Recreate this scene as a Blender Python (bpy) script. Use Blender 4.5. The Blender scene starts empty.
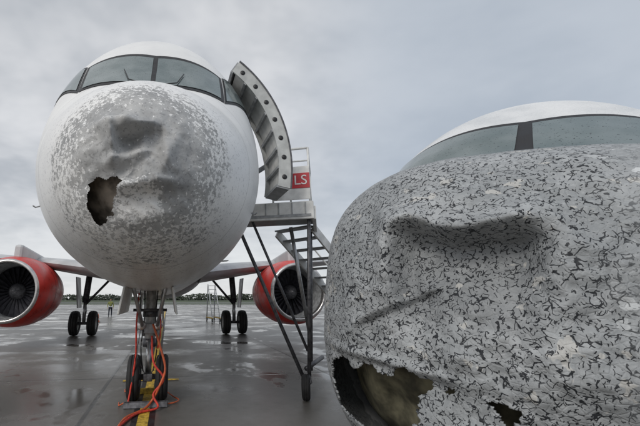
import bpy, bmesh, math, random
from mathutils import Vector, Matrix, noise
R=math.radians
random.seed(7)
sc=bpy.context.scene
sc.view_settings.view_transform='Standard'
try: sc.view_settings.look='None'
except: pass
sc.view_settings.exposure=0

# ---------------------------------------------------------------- camera
cam=bpy.data.cameras.new("camera"); co=bpy.data.objects.new("camera",cam); sc.collection.objects.link(co)
co.location=(0,0,1.75); co.rotation_euler=(R(90+12.7),0,0)
cam.sensor_width=36; cam.lens=21.4; cam.shift_x=0.15; cam.clip_start=0.05; cam.clip_end=5000
sc.camera=co

# ---------------------------------------------------------------- node helpers
def newmat(name):
    m=bpy.data.materials.new(name); m.use_nodes=True
    nt=m.node_tree; b=nt.nodes["Principled BSDF"]
    return m,nt,b
def N(nt,t,**k):
    n=nt.nodes.new(t)
    for a,v in k.items(): setattr(n,a,v)
    return n
def L(nt,a,b): nt.links.new(a,b)
def val(nt,sock,v):
    if isinstance(v,bpy.types.NodeSocket): L(nt,v,sock)
    else: sock.default_value=v
def M(nt,op,a,b=0.0,c=0.0,clamp=False):
    n=N(nt,'ShaderNodeMath'); n.operation=op; n.use_clamp=clamp
    val(nt,n.inputs[0],a); val(nt,n.inputs[1],b); val(nt,n.inputs[2],c)
    return n.outputs[0]
def MR(nt,v,a,b,c=0.0,d=1.0):
    n=N(nt,'ShaderNodeMapRange'); n.interpolation_type='SMOOTHSTEP'
    val(nt,n.inputs[0],v)
    for i,x in zip((1,2,3,4),(a,b,c,d)): val(nt,n.inputs[i],x)
    return n.outputs[0]
def MIX(nt,f,a,b):
    n=N(nt,'ShaderNodeMix'); n.data_type='RGBA'
    val(nt,n.inputs[0],f)
    for s,v in ((n.inputs[6],a),(n.inputs[7],b)):
        if isinstance(v,bpy.types.NodeSocket): L(nt,v,s)
        else: s.default_value=(*v,1) if len(v)==3 else v
    return n.outputs[2]
def NOI(nt,vec,scale,detail=3,rough=.55,dist=0):
    n=N(nt,'ShaderNodeTexNoise'); L(nt,vec,n.inputs['Vector'])
    n.inputs['Scale'].default_value=scale; n.inputs['Detail'].default_value=detail
    n.inputs['Roughness'].default_value=rough; n.inputs['Distortion'].default_value=dist
    return n.outputs[0]
def OC(nt): return N(nt,'ShaderNodeTexCoord').outputs['Object']
def MAPV(nt,vec,loc=(0,0,0),sc_=(1,1,1),rot=(0,0,0)):
    n=N(nt,'ShaderNodeMapping'); L(nt,vec,n.inputs[0]); n.inputs[1].default_value=loc; n.inputs[2].default_value=rot; n.inputs[3].default_value=sc_
    return n.outputs[0]
def BUMP(nt,b,h,strength=.3,dist=.01):
    n=N(nt,'ShaderNodeBump'); n.inputs['Strength'].default_value=strength; n.inputs['Distance'].default_value=dist
    L(nt,h,n.inputs['Height']); L(nt,n.outputs[0],b.inputs['Normal'])
def simple(name,col,rough=.5,metal=0,var=.15,scale=6,spec=.5):
    m,nt,b=newmat(name); v=OC(nt); n=NOI(nt,v,scale,4)
    c2=tuple(x*(1-var*1.6) for x in col); c1=tuple(min(1,x*(1+var)) for x in col)
    L(nt,MIX(nt,MR(nt,n,.3,.7),c2,c1),b.inputs['Base Color'])
    L(nt,MR(nt,n,.3,.7,max(.02,rough-.1),min(1,rough+.12)),b.inputs['Roughness'])
    b.inputs['Metallic'].default_value=metal; b.inputs['Specular IOR Level'].default_value=spec
    return m

m_white=simple("gse_white",(.74,.74,.72),.45,0,.10)
m_door=simple("door_primer",(.50,.51,.50),.5,0,.12,5)
m_metal=simple("bare_metal",(.50,.51,.52),.35,.7,.2)
m_dkmetal=simple("dark_metal",(.13,.13,.14),.45,.5,.3,12)
m_rubber=simple("tyre_rubber",(.022,.022,.023),.75,0,.3,9)
m_hub=simple("wheel_hub",(.5,.5,.49),.45,.2,.2,15)
m_dark=simple("black_frame",(.018,.018,.02),.5,0,.2,10)
m_red=simple("red_cowl_paint",(.62,.04,.03),.35,0,.15,2)
m_orange=simple("orange_rubber",(.60,.12,.04),.5,0,.2,8)
m_redrib=simple("red_ribbon",(.6,.05,.03),.6,0,.2,20)
m_yellow=simple("yellow_paint",(.58,.38,.05),.6,0,.3,14)
m_blackpaint=simple("black_marking",(.02,.02,.022),.5,0,.3,5)
m_grey=simple("grey_panel",(.36,.37,.38),.5,.1,.2,8)
m_fan=simple("fan_blade",(.06,.06,.07),.4,.7,.2,8)
m_lip=simple("intake_lip_metal",(.6,.58,.57),.28,.85,.1,3)
m_signred=simple("sign_red",(.50,.03,.04),.4,0,.15,5)
m_olive=simple("honeycomb_core",(.17,.155,.10),.85,0,.45,7)
m_brown=simple("honeycomb_core_brown",(.36,.31,.26),.85,0,.4,6)
m_int=simple("cabin_interior_dark",(.05,.05,.05),.8,0,.3,4)

def glassmat():
    m,nt,b=newmat("cockpit_glass"); v=OC(nt); n=NOI(nt,v,3,3); n2=NOI(nt,v,60,2)
    c=MIX(nt,MR(nt,n,.3,.7),(.15,.19,.19),(.23,.27,.27))
    L(nt,MIX(nt,MR(nt,n2,.64,.68),c,(.06,.07,.07)),b.inputs['Base Color'])
    b.inputs['Roughness'].default_value=.12; b.inputs['Metallic'].default_value=.35; b.inputs['Specular IOR Level'].default_value=.8
    return m
m_glass=glassmat()

def skin_far(zt):
    m,nt,b=newmat("damaged_white_paint"); v=OC(nt)
    sep=N(nt,'ShaderNodeSeparateXYZ'); L(nt,v,sep.inputs[0])
    x,y,z=sep.outputs
    z0=M(nt,'SUBTRACT',z,zt+.02)
    r=M(nt,'SQRT',M(nt,'ADD',M(nt,'MULTIPLY',x,x),M(nt,'MULTIPLY',z0,z0)))
    big=NOI(nt,v,2.2,4,.6)
    fine=NOI(nt,v,30,3,.6); med=NOI(nt,v,20,4,.70)
    rr=M(nt,'ADD',r,M(nt,'MULTIPLY',M(nt,'SUBTRACT',big,.5),.65))
    inner=M(nt,'MULTIPLY',MR(nt,rr,1.02,.92),MR(nt,y,1.35,1.2))
    px=M(nt,'SUBTRACT',x,-.02); pz=M(nt,'SUBTRACT',z,zt-.42)
    pr=M(nt,'SQRT',M(nt,'ADD',M(nt,'MULTIPLY',px,px),M(nt,'MULTIPLY',M(nt,'MULTIPLY',pz,pz),2.2)))
    patchd=MR(nt,pr,.36,.12,0,.22)
    dens=M(nt,'SUBTRACT',MR(nt,rr,.40,.98,.65,.46),patchd)
    flake=MR(nt,M(nt,'SUBTRACT',med,dens),-.006,.008)
    stripped=MIX(nt,MR(nt,big,.3,.7),(.30,.305,.31),(.52,.52,.515))
    fl2=MR(nt,fine,.57,.62); stripped=MIX(nt,M(nt,'MULTIPLY',fl2,.55),stripped,(.20,.20,.205))
    white=MIX(nt,MR(nt,big,.3,.75),(.78,.78,.78),(.86,.86,.85))
    chips=M(nt,'MULTIPLY',MR(nt,M(nt,'ADD',fine,M(nt,'MULTIPLY',MR(nt,rr,.9,2.0),-.12)),.585,.61),MR(nt,y,3.4,2.0))
    white=MIX(nt,M(nt,'MULTIPLY',chips,.6),white,(.36,.36,.37))
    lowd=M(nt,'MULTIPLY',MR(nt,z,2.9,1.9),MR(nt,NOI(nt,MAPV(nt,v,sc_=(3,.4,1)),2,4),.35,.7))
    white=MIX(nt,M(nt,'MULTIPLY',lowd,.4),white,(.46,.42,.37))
    jl=MR(nt,M(nt,'ABSOLUTE',M(nt,'SUBTRACT',y,1.36)),.010,.004)
    white=MIX(nt,M(nt,'MULTIPLY',jl,.55),white,(.12,.12,.12))
    pl=M(nt,'MULTIPLY',MR(nt,M(nt,'PINGPONG',M(nt,'ADD',y,.1),.9),.008,.003),MR(nt,y,1.5,1.6))
    white=MIX(nt,M(nt,'MULTIPLY',pl,.3),white,(.2,.2,.2))
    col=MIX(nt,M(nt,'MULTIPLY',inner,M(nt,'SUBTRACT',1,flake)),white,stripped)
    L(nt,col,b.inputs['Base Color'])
    L(nt,MR(nt,inner,0,1,.36,.7),b.inputs['Roughness'])
    n=NOI(nt,v,22,3,.6)
    BUMP(nt,b,M(nt,'MULTIPLY',n,inner),.5,.012)
    return m
def skin_near():
    m,nt,b=newmat("cracked_grey_paint"); v=OC(nt)
    sep=N(nt,'ShaderNodeSeparateXYZ'); L(nt,v,sep.inputs[0]); x,y,z=sep.outputs
    dn=N(nt,'ShaderNodeTexNoise'); L(nt,v,dn.inputs['Vector']); dn.inputs['Scale'].default_value=13; dn.inputs['Detail'].default_value=2
    add=N(nt,'ShaderNodeVectorMath'); add.operation='MULTIPLY_ADD'
    L(nt,dn.outputs['Color'],add.inputs[0]); add.inputs[1].default_value=(.085,.085,.085); L(nt,v,add.inputs[2])
    dv=add.outputs[0]
    def cracks(scale,w,th,ns):
        vo=N(nt,'ShaderNodeTexVoronoi'); vo.feature='DISTANCE_TO_EDGE'; L(nt,dv,vo.inputs['Vector']); vo.inputs['Scale'].default_value=scale
        line=MR(nt,vo.outputs[0],w,w*.55)
        return M(nt,'MULTIPLY',line,MR(nt,NOI(nt,v,ns,1,.5),th,th+.02))
    c1=cracks(23,.066,.495,36); c2=cracks(40,.088,.55,46)
    cr=M(nt,'MAXIMUM',c1,c2)
    n3=NOI(nt,v,3,3); n8=NOI(nt,v,8,3,.55)
    zone=M(nt,'MULTIPLY',MR(nt,M(nt,'ADD',x,M(nt,'MULTIPLY',n3,.5)),.90,.50,.12,1),MR(nt,y,1.30,.95,.0,1))
    cr=M(nt,'MULTIPLY',cr,zone)
    base=MIX(nt,MR(nt,NOI(nt,v,2.2,5,.62),.3,.7),(.275,.29,.30),(.42,.435,.445))
    grain=NOI(nt,v,48,2,.7)
    base=MIX(nt,M(nt,'MULTIPLY',MR(nt,grain,.45,.75),.4),base,(.52,.535,.545))
    vc=N(nt,'ShaderNodeTexVoronoi'); vc.feature='F1'; L(nt,dv,vc.inputs['Vector']); vc.inputs['Scale'].default_value=23
    sc3=N(nt,'ShaderNodeSeparateColor'); L(nt,vc.outputs['Color'],sc3.inputs[0])
    base=MIX(nt,MR(nt,sc3.outputs[0],.0,1,0,.30),base,(.20,.21,.22))
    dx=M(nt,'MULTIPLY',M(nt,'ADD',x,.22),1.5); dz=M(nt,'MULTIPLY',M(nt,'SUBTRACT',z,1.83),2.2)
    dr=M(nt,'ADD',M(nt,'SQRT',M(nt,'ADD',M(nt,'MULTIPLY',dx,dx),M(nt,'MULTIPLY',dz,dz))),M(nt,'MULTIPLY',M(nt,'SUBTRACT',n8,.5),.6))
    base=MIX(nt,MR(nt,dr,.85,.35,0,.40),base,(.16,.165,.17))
    fl=MR(nt,n8,.645,.66)
    base=MIX(nt,M(nt,'MULTIPLY',fl,.55),base,(.60,.58,.54))
    vs_=N(nt,'ShaderNodeTexVoronoi'); vs_.feature='F1'; L(nt,dv,vs_.inputs['Vector']); vs_.inputs['Scale'].default_value=7.5
    spot=M(nt,'ADD',vs_.outputs['Distance'],M(nt,'MULTIPLY',n8,.25))
    isl=M(nt,'MULTIPLY',MR(nt,spot,.325,.31),MR(nt,M(nt,'ADD',x,M(nt,'MULTIPLY',n3,.3)),.35,.70,0,1))
    base=MIX(nt,M(nt,'MULTIPLY',isl,.9),base,(.68,.70,.71))
    wh=MIX(nt,MR(nt,n3,.3,.7),(.60,.62,.64),(.74,.75,.76))
    edge=M(nt,'ADD',y,M(nt,'MULTIPLY',n8,.35))
    base=MIX(nt,MR(nt,edge,1.42,1.46),base,wh)
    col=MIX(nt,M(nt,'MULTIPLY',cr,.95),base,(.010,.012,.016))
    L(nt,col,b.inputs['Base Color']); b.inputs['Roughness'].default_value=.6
    b.inputs['Specular IOR Level'].default_value=.35
    vb=N(nt,'ShaderNodeTexVoronoi'); vb.feature='DISTANCE_TO_EDGE'; L(nt,v,vb.inputs['Vector']); vb.inputs['Scale'].default_value=25
    h=M(nt,'ADD',NOI(nt,v,16,4,.72),M(nt,'MULTIPLY',MR(nt,vb.outputs[0],0,.12),.25))
    BUMP(nt,b,h,.5,.013)
    return m

# ---------------------------------------------------------------- mesh helpers
def empty(name,loc=(0,0,0),rz=0):
    e=bpy.data.objects.new(name,None); sc.collection.objects.link(e); e.location=loc; e.rotation_euler=(0,0,rz); e.empty_display_size=.5
    return e
def mo(name,vs,fs,mat,parent=None,smooth=False,loc=None):
    me=bpy.data.meshes.new(name); me.from_pydata([tuple(v) for v in vs],[],fs); me.validate(); me.update()
    o=bpy.data.objects.new(name,me); sc.collection.objects.link(o)
    if isinstance(mat,(list,tuple)):
        for m in mat: me.materials.append(m)
    else: me.materials.append(mat)
    if smooth:
        for p in me.polygons: p.use_smooth=True
    if parent: o.parent=parent
    if loc: o.location=loc
    return o
def fixn(o):
    bm=bmesh.new(); bm.from_mesh(o.data); bmesh.ops.recalc_face_normals(bm,faces=bm.faces); bm.to_mesh(o.data); bm.free()
def box(name,c,s,mat,parent=None,rot=(0,0,0),bev=.01):
    a,b_,d=[q/2 for q in s]
    vs=[(x,y,z) for x in(-a,a) for y in(-b_,b_) for z in(-d,d)]
    fs=[(0,1,3,2),(4,6,7,5),(0,4,5,1),(2,3,7,6),(0,2,6,4),(1,5,7,3)]
    o=mo(name,vs,fs,mat,parent); fixn(o); o.location=c; o.rotation_euler=rot
    if bev:
        m=o.modifiers.new("bevel",'BEVEL'); m.width=min(bev,min(s)*.3); m.segments=2
    return o
def tube(name,pts,rad,mat,parent=None,seg=10,smoothpts=False):
    pts=[Vector(p) for p in pts]
    if smoothpts and len(pts)>2:
        out=[]
        P=[pts[0]]+pts+[pts[-1]]
        for i in range(1,len(P)-2):
            for k in range(8):
                t=k/8; p0,p1,p2,p3=P[i-1:i+3]
                out.append(.5*((2*p1)+(-p0+p2)*t+(2*p0-5*p1+4*p2-p3)*t*t+(-p0+3*p1-3*p2+p3)*t**3))
        out.append(pts[-1]); pts=out
    n=len(pts); vs=[];fs=[]
    up=Vector((0,0,1))
    for i,p in enumerate(pts):
        d=(pts[min(i+1,n-1)]-pts[max(i-1,0)]).normalized()
        u=d.cross(up)
        if u.length<.05: u=d.cross(Vector((1,0,0)))
        u.normalize(); w=d.cross(u).normalized()
        r=rad[i] if isinstance(rad,(list,tuple)) else rad
        for k in range(seg):
            a=2*math.pi*k/seg; vs.append(p+u*math.cos(a)*r+w*math.sin(a)*r)
    for i in range(n-1):
        for k in range(seg):
            k2=(k+1)%seg; fs.append((i*seg+k,i*seg+k2,(i+1)*seg+k2,(i+1)*seg+k))
    fs.append(tuple(range(seg))[::-1]); fs.append(tuple((n-1)*seg+k for k in range(seg)))
    o=mo(name,vs,fs,mat,parent,True); fixn(o)
    return o
def lathe(name,prof,mat,parent=None,loc=(0,0,0),axis='Y',seg=48):
    vs=[];fs=[];n=len(prof)
    for r,a in prof:
        for k in range(seg):
            t=2*math.pi*k/seg; c,s=math.cos(t)*r,math.sin(t)*r
            vs.append((c,a,s) if axis=='Y' else ((a,c,s) if axis=='X' else (c,s,a)))
    for i in range(n-1):
        j=i+1
        for k in range(seg):
            k2=(k+1)%seg; fs.append((i*seg+k,i*seg+k2,j*seg+k2,j*seg+k))
    o=mo(name,vs,fs,mat,parent,True); o.location=loc; fixn(o)
    return o
def wheel(name,c,r,w,parent):
    h=w/2
    prof=[(r*.5,-h*.75),(r*.60,-h*.95),(r*.80,-h),(r*.93,-h*.85),(r*.985,-h*.5),(r*.985,-h*.32),(r*.965,-h*.3),(r*.965,-h*.24),(r,-h*.22),(r,h*.22),(r*.965,h*.24),(r*.965,h*.3),(r*.985,h*.32),(r*.985,h*.5),(r*.93,h*.85),(r*.80,h),(r*.60,h*.95),(r*.5,h*.75)]
    lathe(name+"_tyre",prof,m_rubber,parent,c,'X',40)
    prof=[(.001,-h*.55),(r*.16,-h*.55),(r*.18,-h*.3),(r*.40,-h*.35),(r*.5,-h*.8),(r*.52,-h*.8),(r*.52,h*.8),(r*.5,h*.8),(r*.40,h*.35),(r*.18,h*.3),(r*.16,h*.55),(.001,h*.55)]
    lathe(name+"_hub",prof,m_hub,parent,c,'X',32)

# ---------------------------------------------------------------- fuselage profile
def pchip(xs,ys):
    n=len(xs); h=[xs[i+1]-xs[i] for i in range(n-1)]; d=[(ys[i+1]-ys[i])/h[i] for i in range(n-1)]
    m=[d[0]]+[0]*(n-2)+[d[-1]]
    for i in range(1,n-1):
        if d[i-1]*d[i]>0:
            w1=2*h[i]+h[i-1]; w2=h[i]+2*h[i-1]; m[i]=(w1+w2)/(w1/d[i-1]+w2/d[i])
    def f(x):
        if x<=xs[0]: return ys[0]
        if x>=xs[-1]: return ys[-1]
        i=0
        while x>xs[i+1]: i+=1
        t=(x-xs[i])/h[i]
        return (2*t**3-3*t*t+1)*ys[i]+(t**3-2*t*t+t)*h[i]*m[i]+(-2*t**3+3*t*t)*ys[i+1]+(t**3-t*t)*h[i]*m[i+1]
    return f
class Body:
    def __init__(s,rows,disp=None):
        q=[math.sqrt(r[0]) for r in rows]
        s.f=[pchip(q,[r[i] for r in rows]) for i in range(1,6)]
        s.disp=disp; s.cache={}
    def row(s,q):
        if q not in s.cache: s.cache[q]=[f(q) for f in s.f]
        return s.cache[q]
    def p(self,s,phi,off=0.0,d=True):
        if off:
            e=.01
            a=self.p(s+e,phi,0,False)-self.p(max(s-e,0),phi,0,False); b=self.p(s,phi+e,0,False)-self.p(s,phi-e,0,False)
            n=b.cross(a).normalized(); P=self.p(s,phi,0,d)
            ctr=Vector((0,s+.3,self.row(math.sqrt(s))[2]))
            if n.dot(P-ctr)<0: n=-n
            return P+n*off
        hw,zb,zm,zt,n=self.row(math.sqrt(max(s,0)))
        sx,cz=math.sin(phi),math.cos(phi)
        x=hw*math.copysign(abs(sx)**(2/n),sx)
        h=(zt-zm) if cz>=0 else (zm-zb)
        z=zm+h*math.copysign(abs(cz)**(2/n),cz)
        P=Vector((x,s,z))
        if d and self.disp: P.y+=self.disp(x,z,s)
        return P
def skinmesh(body,name,ss,nphi,mat,parent,holes=None,ztip=0,d=True):
    vs=[];fs=[]
    for s in ss:
        for k in range(nphi): vs.append(body.p(s,2*math.pi*k/nphi,0,d))
    for i in range(len(ss)-1):
        for k in range(nphi):
            k2=(k+1)%nphi; f=(i*nphi+k,i*nphi+k2,(i+1)*nphi+k2,(i+1)*nphi+k)
            if holes:
                c=(vs[f[0]]+vs[f[2]])/2
                if holes(c.x,c.z-ztip,c.y): continue
            fs.append(f)
    o=mo(name,vs,fs,mat,parent,True)
    bm=bmesh.new(); bm.from_mesh(o.data); bmesh.ops.remove_doubles(bm,verts=bm.verts,dist=1e-5)
    loose=[v for v in bm.verts if not v.link_faces]; bmesh.ops.delete(bm,geom=loose,context='VERTS')
    bmesh.ops.recalc_face_normals(bm,faces=bm.faces); bm.to_mesh(o.data); bm.free()
    return o
def patch(body,name,cs,off,mat,parent,n=14,m=10,grow=0):
    (a,b,c,d)=cs
    vs=[];fs=[]
    for j in range(m+1):
        v=j/m
        for i in range(n+1):
            u=i/n; U=u*(1+2*grow)-grow; V=v*(1+2*grow*1.8)-grow*1.8
            s=(1-V)*((1-U)*a[0]+U*b[0])+V*((1-U)*d[0]+U*c[0]); ph=(1-V)*((1-U)*a[1]+U*b[1])+V*((1-U)*d[1]+U*c[1])
            vs.append(body.p(s,R(ph),off))
    for j in range(m):
        for i in range(n):
            q=j*(n+1)+i; fs.append((q,q+1,q+n+2,q+n+1))
    return mo(name,vs,fs,mat,parent,True)
def inpoly(x,y,P):
    c=False;j=len(P)-1
    for i in range(len(P)):
        if (P[i][1]>y)!=(P[j][1]>y) and x<(P[j][0]-P[i][0])*(y-P[i][1])/(P[j][1]-P[i][1])+P[i][0]: c=not c
        j=i
    return c
def sm(a,b,x):
    t=max(0,min(1,(x-a)/(b-a))); return t*t*(3-2*t)
def g(u,v,su,sv,rot=0):
    c,s=math.cos(rot),math.sin(rot); a=(u*c+v*s)/su; b=(-u*s+v*c)/sv
    return math.exp(-(a*a+b*b)/2)

# ================================================================ FAR AIRPLANE
ZT=3.12
rows=[(0,0,ZT,ZT,ZT,2.0),(.03,.17,2.97,3.13,3.30,2.0),(.1,.34,2.82,3.15,3.50,2.0),(.25,.56,2.63,3.19,3.77,2.0),(.5,.82,2.42,3.26,4.06,2.02),
(.8,1.04,2.26,3.33,4.31,2.03),(1.1,1.21,2.16,3.40,4.48,2.05),(1.45,1.38,2.08,3.48,4.64,2.05),(1.8,1.52,2.01,3.58,5.06,2.05),(2.1,1.63,1.97,3.68,5.50,2.05),
(2.4,1.72,1.94,3.77,5.94,2.03),(2.7,1.79,1.92,3.84,6.27,2.0),(3.2,1.87,1.9,3.92,6.50,2.0),(4,1.93,1.89,4.0,6.6,2.0),(5.5,1.95,1.88,4.02,6.6,2.0),(24,1.95,1.88,4.02,6.6,2.0),
(28,1.6,2.6,4.4,6.5,2.0),(32,.9,3.8,5.0,6.3,2.0),(36,.2,5.0,5.3,5.7,2.0)]
def disp_far(x,z,s):
    if s>1.6: return 0
    u,v=x,z-ZT
    w=sm(1.5,.8,s); d=0
    top=.24+.05*math.sin(u*7)
    d+=-.15*g(u+.16,v-.27,.17,.055,-.08)
    d+=-.13*g(u+.27,v-.14,.045,.14,.35)
    d+=.20*sm(top+.02,top-.07,v)*sm(-.27,-.18,u)*sm(.28,.05,u)*sm(-.32,.15,v)
    d+=-.07*g(u-.03,v-.10,.05,.15,-.5)
    d+=-.06*g(u+.12,v+.05,.20,.035,.35)
    d+=.10*g(u+.38,v+.22,.18,.13)
    d+=-.07*g(u-.02,v+.30,.26,.035,.12)
    d+=.08*g(u-.05,v+.42,.25,.08,.2)
    d+=-.05*g(u-.24,v+.10,.04,.22,-.4)
    q=Vector((u,v,1.3))
    n=noise.noise(q*5)*.05+noise.noise(q*12)*.028+abs(noise.noise(q*9+Vector((3,3,3))))*.03
    d+=n*g(u+.05,v+.05,.42,.42)
    return d*w
body=Body(rows,disp_far)
far_holeP=[(-.49,-.25),(-.42,-.21),(-.34,-.23),(-.20,-.22),(-.16,-.29),(-.21,-.36),(-.24,-.42),(-.27,-.54),(-.33,-.62),(-.43,-.63),(-.50,-.55),(-.53,-.40)]
def far_hole(u,v,y):
    if y>1.3: return False
    a=u+.035*noise.noise(Vector((u*14,v*14,7))); b=v+.035*noise.noise(Vector((u*14,v*14,9)))
    return inpoly(a,b,far_holeP)
plane=empty("airplane",(-.79,3.33,0),R(8.2))
mfar=skin_far(ZT)
ss=[(i/150)**2*1.6 for i in range(151)]
ss+=[1.6+.1*i for i in range(1,30)]+[5.0,5.5]+[6.5+i for i in range(18)]+[25,26,27,28,29,30,31,32,33,34,35,36]
skinmesh(body,"fuselage",ss,360,mfar,plane,far_hole,ZT)
ib=Body([(r[0],r[1]*.90,ZT+(r[2]-ZT)*.90,ZT+(r[3]-ZT)*.90,ZT+(r[4]-ZT)*.90,r[5]) for r in rows])
o=skinmesh(ib,"radome_core",[(i/30)**2*1.35 for i in range(31)],80,m_brown,plane,None,0,False); o.location=(0,.25,0)
for sgn in (1,-1):
    A=[(1.49,1.2*sgn),(1.80,41*sgn),(2.26,37*sgn),(2.10,1.2*sgn)]
    B=[(1.86,45*sgn),(2.55,64*sgn),(2.88,53*sgn),(2.34,40.5*sgn)]
    C=[(2.66,66*sgn),(3.2,72*sgn),(3.35,59*sgn),(2.96,54*sgn)]
    for nm,c in (("windshield",A),("side_window",B),("rear_cockpit_window",C)):
        patch(body,nm+"_frame",c,.008,m_dark,plane,grow=.06)
        patch(body,nm,c,.016,m_glass,plane)
for sgn in (1,-1):
    for k in range(26):
        s0=7.0+k*.62
        patch(body,"cabin_window",[(s0,82*sgn),(s0+.23,82*sgn),(s0+.23,73*sgn),(s0,73*sgn)],.006,m_dark,plane,3,3)
for sgn in (1,-1):
    tube("wiper",[body.p(1.46,R(5*sgn),.03),body.p(1.60,R(13*sgn),.04),body.p(1.85,R(16*sgn),.04)],.008,m_dark,plane,6)
for sgn in (1,-1):
    p=body.p(2.2,R(112*sgn),0); q=body.p(2.2,R(112*sgn),.06)
    tube("pitot_probe",[p,q,q+Vector((0,-.10,0))],.010,m_metal,plane,6)
def wing(name,stations,mat,parent):
    air=[(0,0),(.02,.22),(.08,.40),(.2,.52),(.4,.5),(.65,.32),(1,0.02),(1,-.02),(.65,-.22),(.4,-.40),(.2,-.42),(.08,-.33),(.02,-.18)]
    vs=[];fs=[];n=len(air)
    for (x,y,z,c,t) in stations:
        for (a,b) in air: vs.append((x,y+a*c,z+b*t))
    for i in range(len(stations)-1):
        for k in range(n):
            k2=(k+1)%n; fs.append((i*n+k,i*n+k2,(i+1)*n+k2,(i+1)*n+k))
    fs.append(tuple(range(n))); fs.append(tuple((len(stations)-1)*n+k for k in range(n)))
    o=mo(name,vs,fs,mat,parent,True); fixn(o)
    e=o.modifiers.new("e",'EDGE_SPLIT'); e.split_angle=R(50)
    return o
m_wing=simple("wing_paint",(.52,.53,.54),.4,.1,.12,1.5)
for sg in (1,-1):
    wing("wing",[(1.6*sg,11.6,2.75,6.6,.8),(5.3*sg,13.7,3.30,4.4,.5),(11*sg,16.8,3.95,2.9,.32),(16.4*sg,19.9,4.6,1.6,.18),(16.9*sg,20.8,5.6,1.0,.08)],m_wing,plane)
    wing("horizontal_stabilizer",[(.4*sg,31.0,4.9,3.2,.3),(6.2*sg,34.2,5.5,1.4,.12)],m_wing,plane)
    E=empty("engine",(5.35*sg,11.1,2.02)); E.parent=plane
    lathe("intake_lip",[(1.00,.25),(.985,.10),(1.0,.02),(1.04,-.01),(1.10,.02),(1.13,.07)],m_lip,E)
    lathe("cowl",[(1.13,.07),(1.20,.26),(1.27,.6),(1.31,1.2),(1.31,1.9),(1.24,2.7),(1.12,3.4),(1.04,3.4),(1.0,3.0)],m_red,E)
    lathe("cowl_seam",[(1.314,1.50),(1.316,1.515),(1.314,1.53)],m_dark,E)
    lathe("inlet_duct",[(1.00,.25),(.96,.6),(.95,1.1),(.95,1.6)],m_grey,E)
    lathe("core_exhaust",[(.8,3.2),(.72,3.9),(.52,4.6),(.46,4.6),(.3,5.0),(.02,5.4)],m_dkmetal,E)
    lathe("fan_back",[(.001,1.35),(.95,1.36)],m_dark,E)
    lathe("spinner",[(.001,.72),(.08,.76),(.2,.92),(.3,1.15),(.31,1.3)],m_dkmetal,E)
    vs=[];fs=[]
    for k in range(26):
        t=2*math.pi*k/26
        for r_,tw,hw_ in ((.28,.5,.05),(.6,.9,.085),(.94,1.15,.11)):
            for q in (-1,1):
                a=t+q*hw_*math.sin(tw)/r_*1.2
                vs.append((math.cos(a)*r_,1.2+q*hw_*math.cos(tw),math.sin(a)*r_))
        b=k*6; fs+=[(b,b+1,b+3,b+2),(b+2,b+3,b+5,b+4)]
    mo("fan_blades",vs,fs,m_fan,E,True)
    box("pylon",(0,2.6,1.33),(.32,3.6,.6),m_wing,E,(R(-4),0,0),.12)
    G=empty("main_gear",(3.72*sg,16.65,0)); G.parent=plane
    tube("strut",[(0,0,.58),(0,.02,1.7)],.085,m_metal,G,16); tube("strut_upper",[(0,.02,1.55),(-.12*sg,.05,3.1)],.15,m_dkmetal,G,16)
    tube("axle",[(-.5,0,.58),(.5,0,.58)],.07,m_dkmetal,G,12)
    tube("side_stay",[(-.05*sg,0,1.5),(-1.25*sg,.05,2.85)],.06,m_dkmetal,G,10)
    tube("torque_link",[(0,.12,.75),(0,.42,1.15),(0,.14,1.6)],.04,m_metal,G,8)
    for q in (-.42,.42): wheel("wheel",(q,0,.585),.585,.40,G)
    box("gear_door",(.36*sg,.1,2.05),(.05,.9,1.5),m_wing,G,(0,R(6*sg),0),.02)
vs=[];fs=[]
air=[(0,0),(.1,.5),(.4,.8),(1,.03),(1,-.03),(.4,-.8),(.1,-.5)]
for (y,z,c,t) in ((28.2,6.0,6.2,.25),(33.4,12.0,2.2,.12)):
    for a,b in air: vs.append((b*t,y+a*c,z))
for k in range(7): fs.append((k,(k+1)%7,7+(k+1)%7,7+k))
fs.append(tuple(range(7,14))); o=mo("tail_fin",vs,fs,m_red,plane,True); fixn(o)
lathe("belly_fairing",[(.02,0),(.9,.5),(1.5,1.6),(1.7,3.2),(1.7,5.6),(1.2,7.2),(.02,8.4)],m_wing,plane,(0,11.0,3.2)).scale=(1.18,1,.86)
NG=empty("nose_gear",(0,4.0,0)); NG.parent=plane
tube("strut_lower",[(0,0,.36),(0,.02,1.0)],.055,m_metal,NG,16)
tube("strut_upper",[(0,.02,.95),(0,.10,2.2)],.095,m_hub,NG,16)
tube("collar",[(0,.02,.9),(0,.025,1.04)],.125,m_dkmetal,NG,16)
tube("collar2",[(0,.05,1.42),(0,.055,1.56)],.14,m_dkmetal,NG,16)
tube("axle",[(-.28,0,.385),(.28,0,.385)],.05,m_dkmetal,NG,12)
tube("torque_link",[(-.0,-.07,.5),(0,-.30,.74),(0,-.09,.98)],.035,m_metal,NG,8)
tube("drag_brace",[(-.1,.05,1.1),(-.3,-.95,2.1)],.035,m_metal,NG,8); tube("drag_brace2",[(.1,.05,1.1),(.3,-.95,2.1)],.035,m_metal,NG,8)
tube("cross_stay",[(-.3,-.2,1.55),(.3,-.2,1.55)],.025,m_dkmetal,NG,8)
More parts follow.
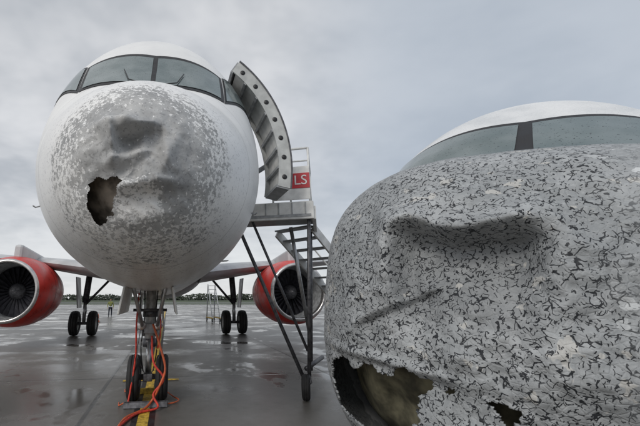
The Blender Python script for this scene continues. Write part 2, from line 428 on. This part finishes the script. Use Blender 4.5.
for q in (-1,1):
    wheel("wheel",(.245*q,0,.385),.385,.22,NG)
    box("gear_door",(.42*q,-.35,1.72),(.035,1.5,.44),m_white,NG,(0,R(-10*q),0),.015)
    box("rear_door",(.22*q,.38,1.5),(.03,.5,.7),m_white,NG,(0,R(-6*q),0),.015)
    tube("brake_line",[(.09*q,-.08,.5),(.14*q,-.12,.9),(.1*q,-.1,1.4),(.12*q,-.02,1.9)],.012,m_dark,NG,6,True)
    tube("hydraulic_line",[(.05*q,-.12,.45),(.20*q,-.16,.8),(.17*q,-.1,1.2),(.2*q,0,1.9)],.009,m_dkmetal,NG,6,True)
    lathe("taxi_light",[(.001,-.02),(.07,-.02),(.085,.0),(.06,.09),(.001,.11)],m_lip,NG,(.15*q,-.13,1.28),'Y',20)
box("steering_box",(0,.0,1.22),(.30,.20,.17),m_grey,NG)
box("tow_bar_fitting",(0,-.12,.40),(.16,.14,.12),m_dkmetal,NG)
box("bay_panel",(0,-.55,1.93),(.26,.5,.05),m_white,NG)
tube("ribbon",[(-.20,-.35,1.85),(-.22,-.36,1.3),(-.21,-.34,.8),(-.26,-.38,.3),(-.3,-.45,.02)],.016,m_redrib,NG,6,True)
tube("ribbon2",[(.18,-.25,1.6),(.2,-.28,1.2),(.16,-.3,.9)],.012,m_redrib,NG,6,True)

# opened passenger door
D=empty("passenger_door",(0,0,0)); D.parent=plane
def doorpt(a,y,off):
    r=2.05+off
    return Vector((.18+r*math.sin(a),y,4.0+r*1.10*math.cos(a)))
def slab(name,a0,a1,y0,y1,o0,o1,mat,n=24):
    vs=[];fs=[]
    for i in range(n+1):
        a=a0+(a1-a0)*i/n
        for y,o_ in ((y0,o0),(y1,o0),(y1,o1),(y0,o1)): vs.append(doorpt(a,y,o_))
    for i in range(n):
        for k in range(4):
            k2=(k+1)%4; fs.append((i*4+k,i*4+k2,(i+1)*4+k2,(i+1)*4+k))
    fs.append((0,1,2,3)); fs.append(tuple(n*4+k for k in range(4)))
    o=mo(name,vs,fs,mat,D); fixn(o); return o
a0,a1=R(36),R(100)
slab("door_skin",a0,a1,2.62,3.4,.08,.12,m_white)
slab("door_edge_front",a0,a1,2.60,2.63,-.10,.115,m_door)
slab("door_edge_seal",a0,a1,2.585,2.615,.115,.14,m_dkmetal)
slab("door_edge_rear",a0,a1,3.37,3.40,-.14,.08,m_door)
slab("door_lining",a0+.03,a1-.03,2.64,3.36,-.06,-.03,m_white)
for k in range(8):
    a=a0+(a1-a0)*k/7.0
    slab("door_rib",a-.012,a+.012,2.61,3.38,-.12,.10,m_grey,2)
for k in range(7):
    a=a0+(a1-a0)*(k+.5)/7.0
    p=doorpt(a,2.592,.0); lathe("lightening_hole",[(.001,0),(.042,0),(.045,.006)],m_dark,D,p,'Y',16)
tube("door_hinge_arm",[(1.75,3.9,4.1),(2.15,3.5,4.3),(2.2,3.0,4.4)],.05,m_grey,D,10)
patch(body,"door_opening",[(3.9,100),(4.75,100),(4.75,48),(3.9,48)],.006,m_int,plane,6,10)

# ================================================================ BOARDING STAIRS
S=empty("boarding_stairs",(1.02,8.0,.22),R(-14))
box("platform_deck",(0,0,3.24),(1.75,1.66,.08),m_grey,S)
box("front_beam",(0,-.86,3.16),(1.80,.07,.34),m_white,S)
box("front_beam_stripe",(0,-.90,3.06),(1.70,.012,.05),m_grey,S,bev=0)
for k in range(7): box("beam_rib",(-.75+k*.25,-.905,3.2),(.02,.02,.22),m_grey,S,bev=0)
box("side_beam",(-.9,0,3.12),(.07,1.64,.26),m_white,S); box("side_beam",(.9,0,3.12),(.07,1.64,.26),m_white,S)
box("bumper",(-.98,.1,3.2),(.08,1.5,.2),m_rubber,S,bev=.03)
for x in (.14,.48,.84):
    tube("rail_post",[(x,-.82,3.28),(x,-.82,4.42)],.020,m_white,S)
tube("rail_top",[(.14,-.82,4.42),(.84,-.82,4.42)],.024,m_white,S); tube("rail_mid",[(.14,-.82,4.16),(.84,-.82,4.16)],.016,m_white,S)
tube("rail_top2",[(.84,-.82,4.42),(.84,.8,4.42)],.024,m_white,S); tube("rail_mid2",[(.84,-.82,3.75),(.84,.8,3.75)],.016,m_white,S)
tube("rail_post",[(.84,.8,3.28),(.84,.8,4.42)],.020,m_white,S)
box("sign_board",(.50,-.87,3.70),(.70,.03,.66),m_white,S,bev=.004)
box("sign_panel",(.68,-.892,3.74),(.34,.012,.30),m_signred,S,bev=.003)
tc=bpy.data.curves.new("sign_text",'FONT'); tc.body="LS"; tc.size=.27; tc.extrude=.003; tc.align_x='CENTER'; tc.align_y='CENTER'
to=bpy.data.objects.new("sign_text",tc); sc.collection.objects.link(to); tc.materials.append(m_white); to.parent=S; to.location=(.68,-.903,3.74); to.rotation_euler=(R(90),0,0)
tube("leg",[(-.62,-.8,3.05),(.60,-.55,.05)],.035,m_dkmetal,S); tube("leg",[(-.30,-.8,3.05),(.66,-.55,.6)],.026,m_dkmetal,S)
tube("leg",[(.80,-.8,3.05),(.66,-.55,.05)],.035,m_dkmetal,S)
tube("leg",[(.8,.6,3.05),(.66,.75,.05)],.035,m_dkmetal,S)
tube("cross_bar",[(.62,-.55,.30),(.9,.9,.30)],.045,m_dkmetal,S)
tube("hydraulic_ram",[(.4,0,3.0),(.66,.75,.8)],.04,m_metal,S)
wheel("caster",(.60,-.62,.0),.22,.14,S)
tube("caster_fork",[(.60,-.62,.0),(.69,-.62,.08),(.64,-.55,.3)],.025,m_dkmetal,S)
F=empty("stair_flight",(.25,.86,0),R(-34)); F.parent=S
for i in range(15):
    t=i/15; box("step",(.12,.15+t*4.6,3.12-t*3.15),(1.0,.28,.035),m_grey,F,bev=.004)
for x in (-.40,.64):
    box("stringer",(x,2.4,1.55),(.05,5.5,.22),m_white,F,(R(-34),0,0))
    tube("handrail",[(x,1.3,3.05),(x,4.8,.70)],.022,m_white,F)
    for k in range(3): tube("baluster",[(x,1.5+k*1.1,2.25-k*.75),(x,1.5+k*1.1,2.92-k*.74)],.016,m_white,F,6)
    wheel("caster",(x,4.6,.08),.30,.18,F)

# ================================================================ NEAR AIRPLANE
ZN=1.60
rn=[(0,0,ZN,ZN,ZN,2.0),(.03,.27,1.32,1.61,1.91,2.1),(.1,.50,1.08,1.62,2.14,2.25),(.25,.81,.85,1.64,2.37,2.5),(.5,1.08,.62,1.67,2.57,2.75),
(.8,1.23,.48,1.70,2.68,2.85),(1.1,1.31,.42,1.74,2.74,2.8),(1.5,1.38,.40,1.80,2.84,2.5),(1.9,1.45,.38,1.86,3.20,2.25),(2.5,1.52,.38,1.95,3.68,2.05),(3.2,1.58,.38,2.0,3.88,2.0),(4.2,1.62,.38,2.1,3.92,2.0),(10,1.62,.38,2.1,3.92,2.0),(12,1.2,1.2,2.5,3.9,2.0),(15,.15,3.0,3.2,3.5,2.0)]
def disp_near(x,z,s):
    if s>1.4: return 0
    u,v=x,z-ZN; w=sm(1.3,.8,s); d=0
    top=.50+.035*math.sin(u*11+.5)+.04*noise.noise(Vector((u*6,1,1)))
    d+=.17*sm(top+.03,top-.08,v)*sm(-.62,-.44,u)*sm(.20,.0,u)*sm(-.25,.35,v)
    d+=-.12*g(u+.46,v-.53,.09,.075,-.2)
    d+=-.05*g(u+.22,v-.50,.08,.045,.1)
    d+=-.09*g(u-.02,v-.51,.10,.06,.2)
    d+=.05*g(u-.01,v-.42,.07,.03,.1)
    d+=-.06*g(u+.56,v-.30,.05,.20,.15)
    c=(v-.0)-(u+.62)*.55
    d+=.055*sm(.02,-.03,c)*sm(-.80,-.66,u)*sm(-.15,-.4,u)*sm(-.4,-.1,v)
    d+=.06*g(u+.15,v+.30,.45,.10)
    q=Vector((u,v,0))
    d+=(noise.noise(q*4+Vector((0,0,2)))*.05+noise.noise(q*11)*.022+noise.noise(q*26)*.008)*g(u+.1,v,.75,.75)
    d+=-.035*g(u+.55,v+.25,.35,.02)
    return d*w
bn=Body(rn,disp_near)
hn1=[(-1.0,-.35),(-.86,-.31),(-.76,-.34),(-.64,-.29),(-.58,-.33),(-.48,-.27),(-.36,-.27),(-.33,-.33),(-.38,-.39),(-.36,-.48),(-.43,-.58),(-.55,-.70),(-1.0,-.70)]
hn2=[(-.10,-.31),(-.05,-.29),(.05,-.33),(.04,-.39),(.07,-.47),(.01,-.44),(-.03,-.37)]
hn3=[(-.26,-.29),(-.21,-.29),(-.22,-.33),(-.27,-.33)]
def near_hole(u,v,y):
    if y>1.2: return False
    a=u+.04*noise.noise(Vector((u*12,v*12,7)))+.018*noise.noise(Vector((u*45,v*45,3))); b=v+.04*noise.noise(Vector((u*12,v*12,9)))+.018*noise.noise(Vector((u*45,v*45,5)))
    return inpoly(a,b,hn1) or inpoly(a,b,hn2) or inpoly(a,b,hn3)
yaw=40.0; roll=7.0
tipd=2.12; ray=35.6
sx=1.6*math.sin(R(roll))
P2=empty("airplane",(tipd*math.sin(R(ray))-sx*math.cos(R(yaw)),tipd*math.cos(R(ray))+sx*math.sin(R(yaw)),0),0)
P2.rotation_euler=(0,R(roll),R(-yaw))
mnear=skin_near()
ss=[(i/280)**2*1.3 for i in range(281)]+[1.3+.05*i for i in range(1,45)]+[3.6,3.8,4.0,4.2]+[4.7+.5*i for i in range(11)]+[10.5,11,11.5,12,12.7,13.4,14,14.5,15]
o=skinmesh(bn,"fuselage",ss,620,mnear,P2,near_hole,ZN,True)
sm_=o.modifiers.new("shell",'SOLIDIFY'); sm_.thickness=.012; sm_.offset=-1
ib=Body([(r[0],r[1]*.92,ZN+(r[2]-ZN)*.92,ZN+(r[3]-ZN)*.92,ZN+(r[4]-ZN)*.92,r[5]) for r in rn])
def dcore(x,z,s): return noise.noise(Vector((x*6,z*6,0)))*.05
ib.disp=dcore
o=skinmesh(ib,"radome_core",[(i/60)**2*1.0 for i in range(61)],160,m_olive,P2,None,0,True); o.location=(0,.25,0)
for sgn in (1,-1):
    A=[(1.40,1.3*sgn),(1.58,50*sgn),(2.15,43*sgn),(1.98,1.3*sgn)]
    B=[(1.64,54*sgn),(2.3,74*sgn),(2.6,64*sgn),(2.22,47*sgn)]
    for nm,c in (("windshield",A),("side_window",B)):
        patch(bn,nm+"_frame",c,.006,m_dark,P2,24,12,grow=.05)
        patch(bn,nm,c,.014,m_glass,P2,24,12)
    for k in range(9):
        s0=3.6+k*.62
        patch(bn,"cabin_window",[(s0,76*sgn),(s0+.2,76*sgn),(s0+.2,67*sgn),(s0,67*sgn)],.006,m_dark,P2,3,3)
    wheel("nose_wheel",(.12*sgn,2.6,.19),.19,.12,P2)
tube("nose_strut",[(0,2.6,.19),(0,2.6,.6)],.05,m_metal,P2)

# ================================================================ GROUND
def ground():
    m,nt,b=newmat("wet_concrete"); v=OC(nt); v=MAPV(nt,v,rot=(0,0,R(-8.2)))
    sep=N(nt,'ShaderNodeSeparateXYZ'); L(nt,v,sep.inputs[0]); x,y,z=sep.outputs
    def joint(c,sp,w,o):
        f=M(nt,'PINGPONG',M(nt,'ADD',c,o),sp/2); return MR(nt,f,w,w*.4)
    j=M(nt,'MAXIMUM',joint(x,5.0,.05,1.2),joint(y,5.0,.05,.6))
    fx=M(nt,'FLOOR',M(nt,'DIVIDE',M(nt,'ADD',x,1.2),5.0)); fy=M(nt,'FLOOR',M(nt,'DIVIDE',M(nt,'ADD',y,.6),5.0))
    cb=N(nt,'ShaderNodeCombineXYZ'); L(nt,fx,cb.inputs[0]); L(nt,fy,cb.inputs[1])
    wn=N(nt,'ShaderNodeTexWhiteNoise'); L(nt,cb.outputs[0],wn.inputs['Vector'])
    n1=NOI(nt,v,.35,5,.6); n2=NOI(nt,v,4,5,.7); n3=NOI(nt,v,60,2,.6); n4=NOI(nt,MAPV(nt,v,loc=(7,3,0),sc_=(1,.6,1)),.6,4,.6)
    col=MIX(nt,MR(nt,n1,.35,.65),(.095,.089,.082),(.155,.146,.134))
    col=MIX(nt,M(nt,'MULTIPLY',wn.outputs[0],.5),col,(.19,.178,.16))
    col=MIX(nt,M(nt,'MULTIPLY',MR(nt,n2,.45,.75),.4),col,(.060,.056,.052))
    col=MIX(nt,M(nt,'MULTIPLY',MR(nt,n3,.5,.7),.25),col,(.22,.21,.19))
    wet=MR(nt,M(nt,'ADD',M(nt,'MULTIPLY',n1,.75),M(nt,'MULTIPLY',wn.outputs[0],.12)),.36,.52)
    pud=M(nt,'MAXIMUM',MR(nt,n1,.56,.64),MR(nt,n4,.57,.66))
    col=MIX(nt,M(nt,'MULTIPLY',wet,.50),col,(.042,.039,.037))
    col=MIX(nt,M(nt,'MULTIPLY',j,.75),col,(.02,.02,.02))
    L(nt,col,b.inputs['Base Color'])
    r=M(nt,'ADD',M(nt,'MULTIPLY',MR(nt,wet,0,1,.36,.20),MR(nt,pud,0,1,1,.35)),M(nt,'MULTIPLY',n2,.08)); L(nt,r,b.inputs['Roughness'])
    h=M(nt,'ADD',M(nt,'MULTIPLY',j,-1.5),M(nt,'MULTIPLY',M(nt,'MULTIPLY',n3,.4),MR(nt,pud,0,1,1,.1)))
    BUMP(nt,b,h,.2,.006)
    return m
W=2500
mo("ground",[(-W,-W,0),(W,-W,0),(W,W,0),(-W,W,0)],[(0,1,2,3)],ground())
m_grass=simple("grass",(.055,.075,.035),.9,0,.4,.05)
mo("grass_field",[(-W,120,.02),(W,120,.02),(W,W,.02),(-W,W,.02)],[(0,1,2,3)],m_grass)
m_run=simple("runway_asphalt",(.11,.11,.11),.5,0,.2,.1)
mo("taxiway",[(-W,150,.03),(W,150,.03),(W,175,.03),(-W,175,.03)],[(0,1,2,3)],m_run)
ca,sa=math.cos(R(8.2)),math.sin(R(8.2))
def loc2w(x,y,z=0): return (-.79+x*ca-y*sa,3.33+x*sa+y*ca,z)
def strip(name,x0,x1,y0,y1,z,mat):
    mo(name,[loc2w(x0,y0,z),loc2w(x1,y0,z),loc2w(x1,y1,z),loc2w(x0,y1,z)],[(0,1,2,3)],mat)
strip("line_edging",-.17,.17,-9,60,.004,m_blackpaint)
strip("yellow_line",-.08,.08,-9,60,.008,m_yellow)
strip("yellow_stop_mark",-.6,.6,5.6,5.75,.012,m_yellow)
strip("white_line",-30,30,26,26.18,.004,m_white)

for q in (-.42,.42):
    e=empty("wheel_chock",loc2w(.0,4.0+q*1.15,0),R(8.2))
    vs=[]
    for x in (-.36,.36):
        vs+=[(x,-.07,0),(x,.07,0),(x,.025,.10),(x,-.025,.10)]
    fs=[(0,1,2,3),(4,7,6,5),(0,4,5,1),(1,5,6,2),(2,6,7,3),(3,7,4,0)]
    o=mo("wedge",vs,fs,m_yellow if q>0 else m_dkmetal,e); fixn(o); bv=o.modifiers.new("b",'BEVEL'); bv.width=.015
    tube("rope",[(-.36,0,.08),(-.44,.12,.02),(-.46,.3,.02)],.012,m_orange,e,6,True)
def hose(name,pts,r,mat):
    tube(name,[loc2w(*p) for p in pts],r,mat,None,8,True)
hose("ground_power_cable",[(.06,3.8,1.3),(.20,3.6,.95),(.30,3.5,.6),(.22,3.42,.35),(.10,3.45,.12),(-.02,3.3,.03),(-.25,2.9,.03),(-.33,2.3,.03),(-.42,1.6,.03),(-.5,.2,.03),(-.4,-2,.03)],.020,m_orange)
hose("ground_power_cable",[(.05,3.8,1.1),(.1,3.55,.7),(.28,3.45,.45),(.12,3.42,.22),(.2,3.3,.05),(-.10,3.1,.03),(-.30,2.5,.03),(-.42,1.5,.03),(-.52,.2,.03),(-.6,-2,.03)],.018,m_redrib)
hose("bonding_cable",[(.3,4.6,.03),(.45,4.1,.03),(.55,3.8,.03),(.4,3.6,.03),(.15,3.6,.03)],.012,m_orange)
def cone(x,y):
    e=empty("traffic_cone",(x,y,0)); lathe("cone_body",[(.15,.03),(.12,.15),(.085,.35),(.05,.55),(.03,.62),(.001,.62)],m_orange,e,(0,0,0),'Z',20)
    lathe("cone_band",[(.126,.16),(.098,.30)],m_white,e,(0,0,0),'Z',20); box("cone_base",(0,0,.015),(.36,.36,.03),m_rubber,e)
cone(-9.6,30)
T=empty("maintenance_ladder",(-.6,30,0),R(15))
for x in (-.3,.3):
    tube("ladder_rail",[(x,0,.3),(x,1.6,2.9)],.04,m_white,T); tube("ladder_back",[(x,1.6,2.9),(x,1.9,.3)],.04,m_grey,T)
    tube("base_rail",[(x,-.1,.3),(x,2.0,.3)],.05,m_yellow,T)
    for y in (0,1.9): wheel("caster",(x,y,.15),.15,.08,T)
for k in range(9): box("rung",(0,.08+k*.18,.45+k*.29),(.6,.14,.03),m_grey,T,bev=.003)

def trees():
    m,nt,b=newmat("foliage_far"); v=OC(nt); n=NOI(nt,v,.25,4)
    L(nt,MIX(nt,MR(nt,n,.3,.7),(.055,.07,.055),(.105,.12,.09)),b.inputs['Base Color']); b.inputs['Roughness'].default_value=.9
    vs=[];fs=[]
    x=-420
    while x<520:
        h=3.5+3*abs(noise.noise(Vector((x*.02,0,0))))*2+random.uniform(-.8,1.0); w=random.uniform(4,8); y=430+random.uniform(-12,12)
        b0=len(vs); vs+=[(x-.3,y,0),(x+.3,y,0),(x+.12,y,h*.7),(x-.12,y,h*.7)]; fs.append((b0,b0+1,b0+2,b0+3))
        for k in range(140):
            a=random.uniform(0,6.28); rr=random.random()**.5; zc=random.uniform(.0,1); wd=w*(.6+.6*math.sin(min(1,zc*1.1)*math.pi*.9))
            c=Vector((x+math.cos(a)*rr*wd,y+math.sin(a)*rr*wd,zc*h)); s=random.uniform(.5,1.2)
            u=Vector((random.gauss(0,1),random.gauss(0,1),random.gauss(0,1))).normalized()*s; t=u.cross(Vector((random.gauss(0,1),random.gauss(0,1),random.gauss(0,1)))).normalized()*s
            b0=len(vs); vs+=[c-u,c+t,c+u*.9,c-t*.8]; fs.append((b0,b0+1,b0+2,b0+3))
        x+=w*random.uniform(.5,.9)
    mo("tree_line",vs,fs,m)
trees()

def person(name,loc,rz):
    e=empty(name,loc,rz)
    def skin(nm,pts,edges,mat,sub=2):
        me=bpy.data.meshes.new(nm); me.from_pydata([p[:3] for p in pts],edges,[]); o=bpy.data.objects.new(nm,me); sc.collection.objects.link(o); o.parent=e
        me.materials.append(mat)
        s=o.modifiers.new("skin",'SKIN')
        for i,p in enumerate(pts): me.skin_vertices[0].data[i].radius=(p[3],p[3]*(p[4] if len(p)>4 else 1))
        me.skin_vertices[0].data[0].use_root=True
        u=o.modifiers.new("sub",'SUBSURF'); u.levels=sub; u.render_levels=sub; return o
    vest=simple("hi_vis_vest",(.22,.24,.08),.8); trous=simple("navy_trousers",(.02,.025,.04),.9); skinm=simple("skin",(.45,.28,.2),.6); hair=simple("hair",(.04,.03,.02),.8)
    skin("trousers",[(0,0,.95,.15,.8),(-.10,0,.86,.10),(-.12,-.03,.5,.07),(-.13,.02,.1,.05),(.10,0,.86,.10),(.13,.06,.5,.07),(.15,.1,.1,.05)],[(0,1),(1,2),(2,3),(0,4),(4,5),(5,6)],trous)
    skin("jacket",[(0,0,.98,.15,.75),(0,0,1.2,.16,.75),(0,0,1.4,.16,.7),(0,0,1.5,.06),(-.2,0,1.4,.065),(-.27,.02,1.13,.05),(-.25,-.1,.9,.038),(.2,0,1.4,.065),(.27,.02,1.13,.05),(.26,-.08,.9,.038)],[(0,1),(1,2),(2,3),(2,4),(4,5),(5,6),(2,7),(7,8),(8,9)],vest)
    skin("head",[(0,0,1.5,.05),(0,0,1.56,.055),(0,-.01,1.65,.085),(0,-.005,1.72,.075),(0,-.095,1.64,.015)],[(0,1),(1,2),(2,3),(2,4)],skinm)
    skin("hair",[(0,.02,1.69,.088),(0,.03,1.74,.07)],[(0,1)],hair)
    for q in (-1,1):
        pts=[(.255*q,-.1,.90,.03),(.255*q,-.12,.83,.035,.5)]
        ed=[(0,1)]
        for k in range(4):
            b=len(pts); pts+=[(.255*q,-.145+k*.02,.79,.009),(.25*q,-.15+k*.02,.74+.006*abs(k-1.5),.008)]; ed+=[(1,b),(b,b+1)]
        b=len(pts); pts+=[(.235*q,-.16,.83,.010),(.22*q,-.17,.79,.009)]; ed+=[(1,b),(b,b+1)]
        skin("hand",pts,ed,skinm,1)
        skin("boot",[(.13*q,.05+.03*q,.08,.05),(.13*q,-.06+.03*q,.045,.045),(.14*q,-.13+.03*q,.04,.035)],[(0,1),(1,2)],m_rubber)
person("ramp_worker",(-11.3,39,0),R(20))

# ================================================================ WORLD / LIGHT
w=bpy.data.worlds.new("World"); sc.world=w; w.use_nodes=True; nt=w.node_tree
for n in list(nt.nodes): nt.nodes.remove(n)
out=N(nt,'ShaderNodeOutputWorld'); sky=N(nt,'ShaderNodeTexSky'); sky.sky_type='NISHITA'; sky.sun_disc=False
sky.sun_elevation=R(36); sky.sun_rotation=R(-150)
bg1=N(nt,'ShaderNodeBackground'); L(nt,sky.outputs[0],bg1.inputs[0]); bg1.inputs[1].default_value=.08
tc_=N(nt,'ShaderNodeTexCoord').outputs['Generated']
sep=N(nt,'ShaderNodeSeparateXYZ'); L(nt,tc_,sep.inputs[0])
den=M(nt,'ADD',M(nt,'MAXIMUM',sep.outputs[2],0),.22)
cb=N(nt,'ShaderNodeCombineXYZ'); L(nt,M(nt,'DIVIDE',sep.outputs[0],den),cb.inputs[0]); L(nt,M(nt,'DIVIDE',sep.outputs[1],den),cb.inputs[1])
n1=NOI(nt,cb.outputs[0],.9,5,.55,.3); n2=NOI(nt,cb.outputs[0],2.6,4,.55)
f=M(nt,'ADD',M(nt,'MULTIPLY',n1,.7),M(nt,'MULTIPLY',n2,.3))
cl=MIX(nt,MR(nt,f,.36,.60),(.46,.49,.53),(.80,.81,.83))
az=MR(nt,sep.outputs[0],.05,.45)
cl=MIX(nt,M(nt,'MULTIPLY',az,.70),cl,(.47,.535,.62))
hz=MR(nt,sep.outputs[2],.30,.0); cl=MIX(nt,M(nt,'MULTIPLY',hz,.6),cl,(.84,.85,.86))
bg2=N(nt,'ShaderNodeBackground'); L(nt,cl,bg2.inputs[0]); bg2.inputs[1].default_value=1.0
mx=N(nt,'ShaderNodeMixShader'); mx.inputs[0].default_value=.88; L(nt,bg1.outputs[0],mx.inputs[1]); L(nt,bg2.outputs[0],mx.inputs[2]); L(nt,mx.outputs[0],out.inputs[0])
sun=bpy.data.lights.new("sun",'SUN'); sun.energy=1.4; sun.angle=R(20); sun.color=(1,.96,.9)
so=bpy.data.objects.new("sun",sun); sc.collection.objects.link(so)
el,azm=R(36),R(-150)
d=Vector((math.sin(azm)*math.cos(el),math.cos(azm)*math.cos(el),math.sin(el)))
so.rotation_euler=d.to_track_quat('Z','Y').to_euler()
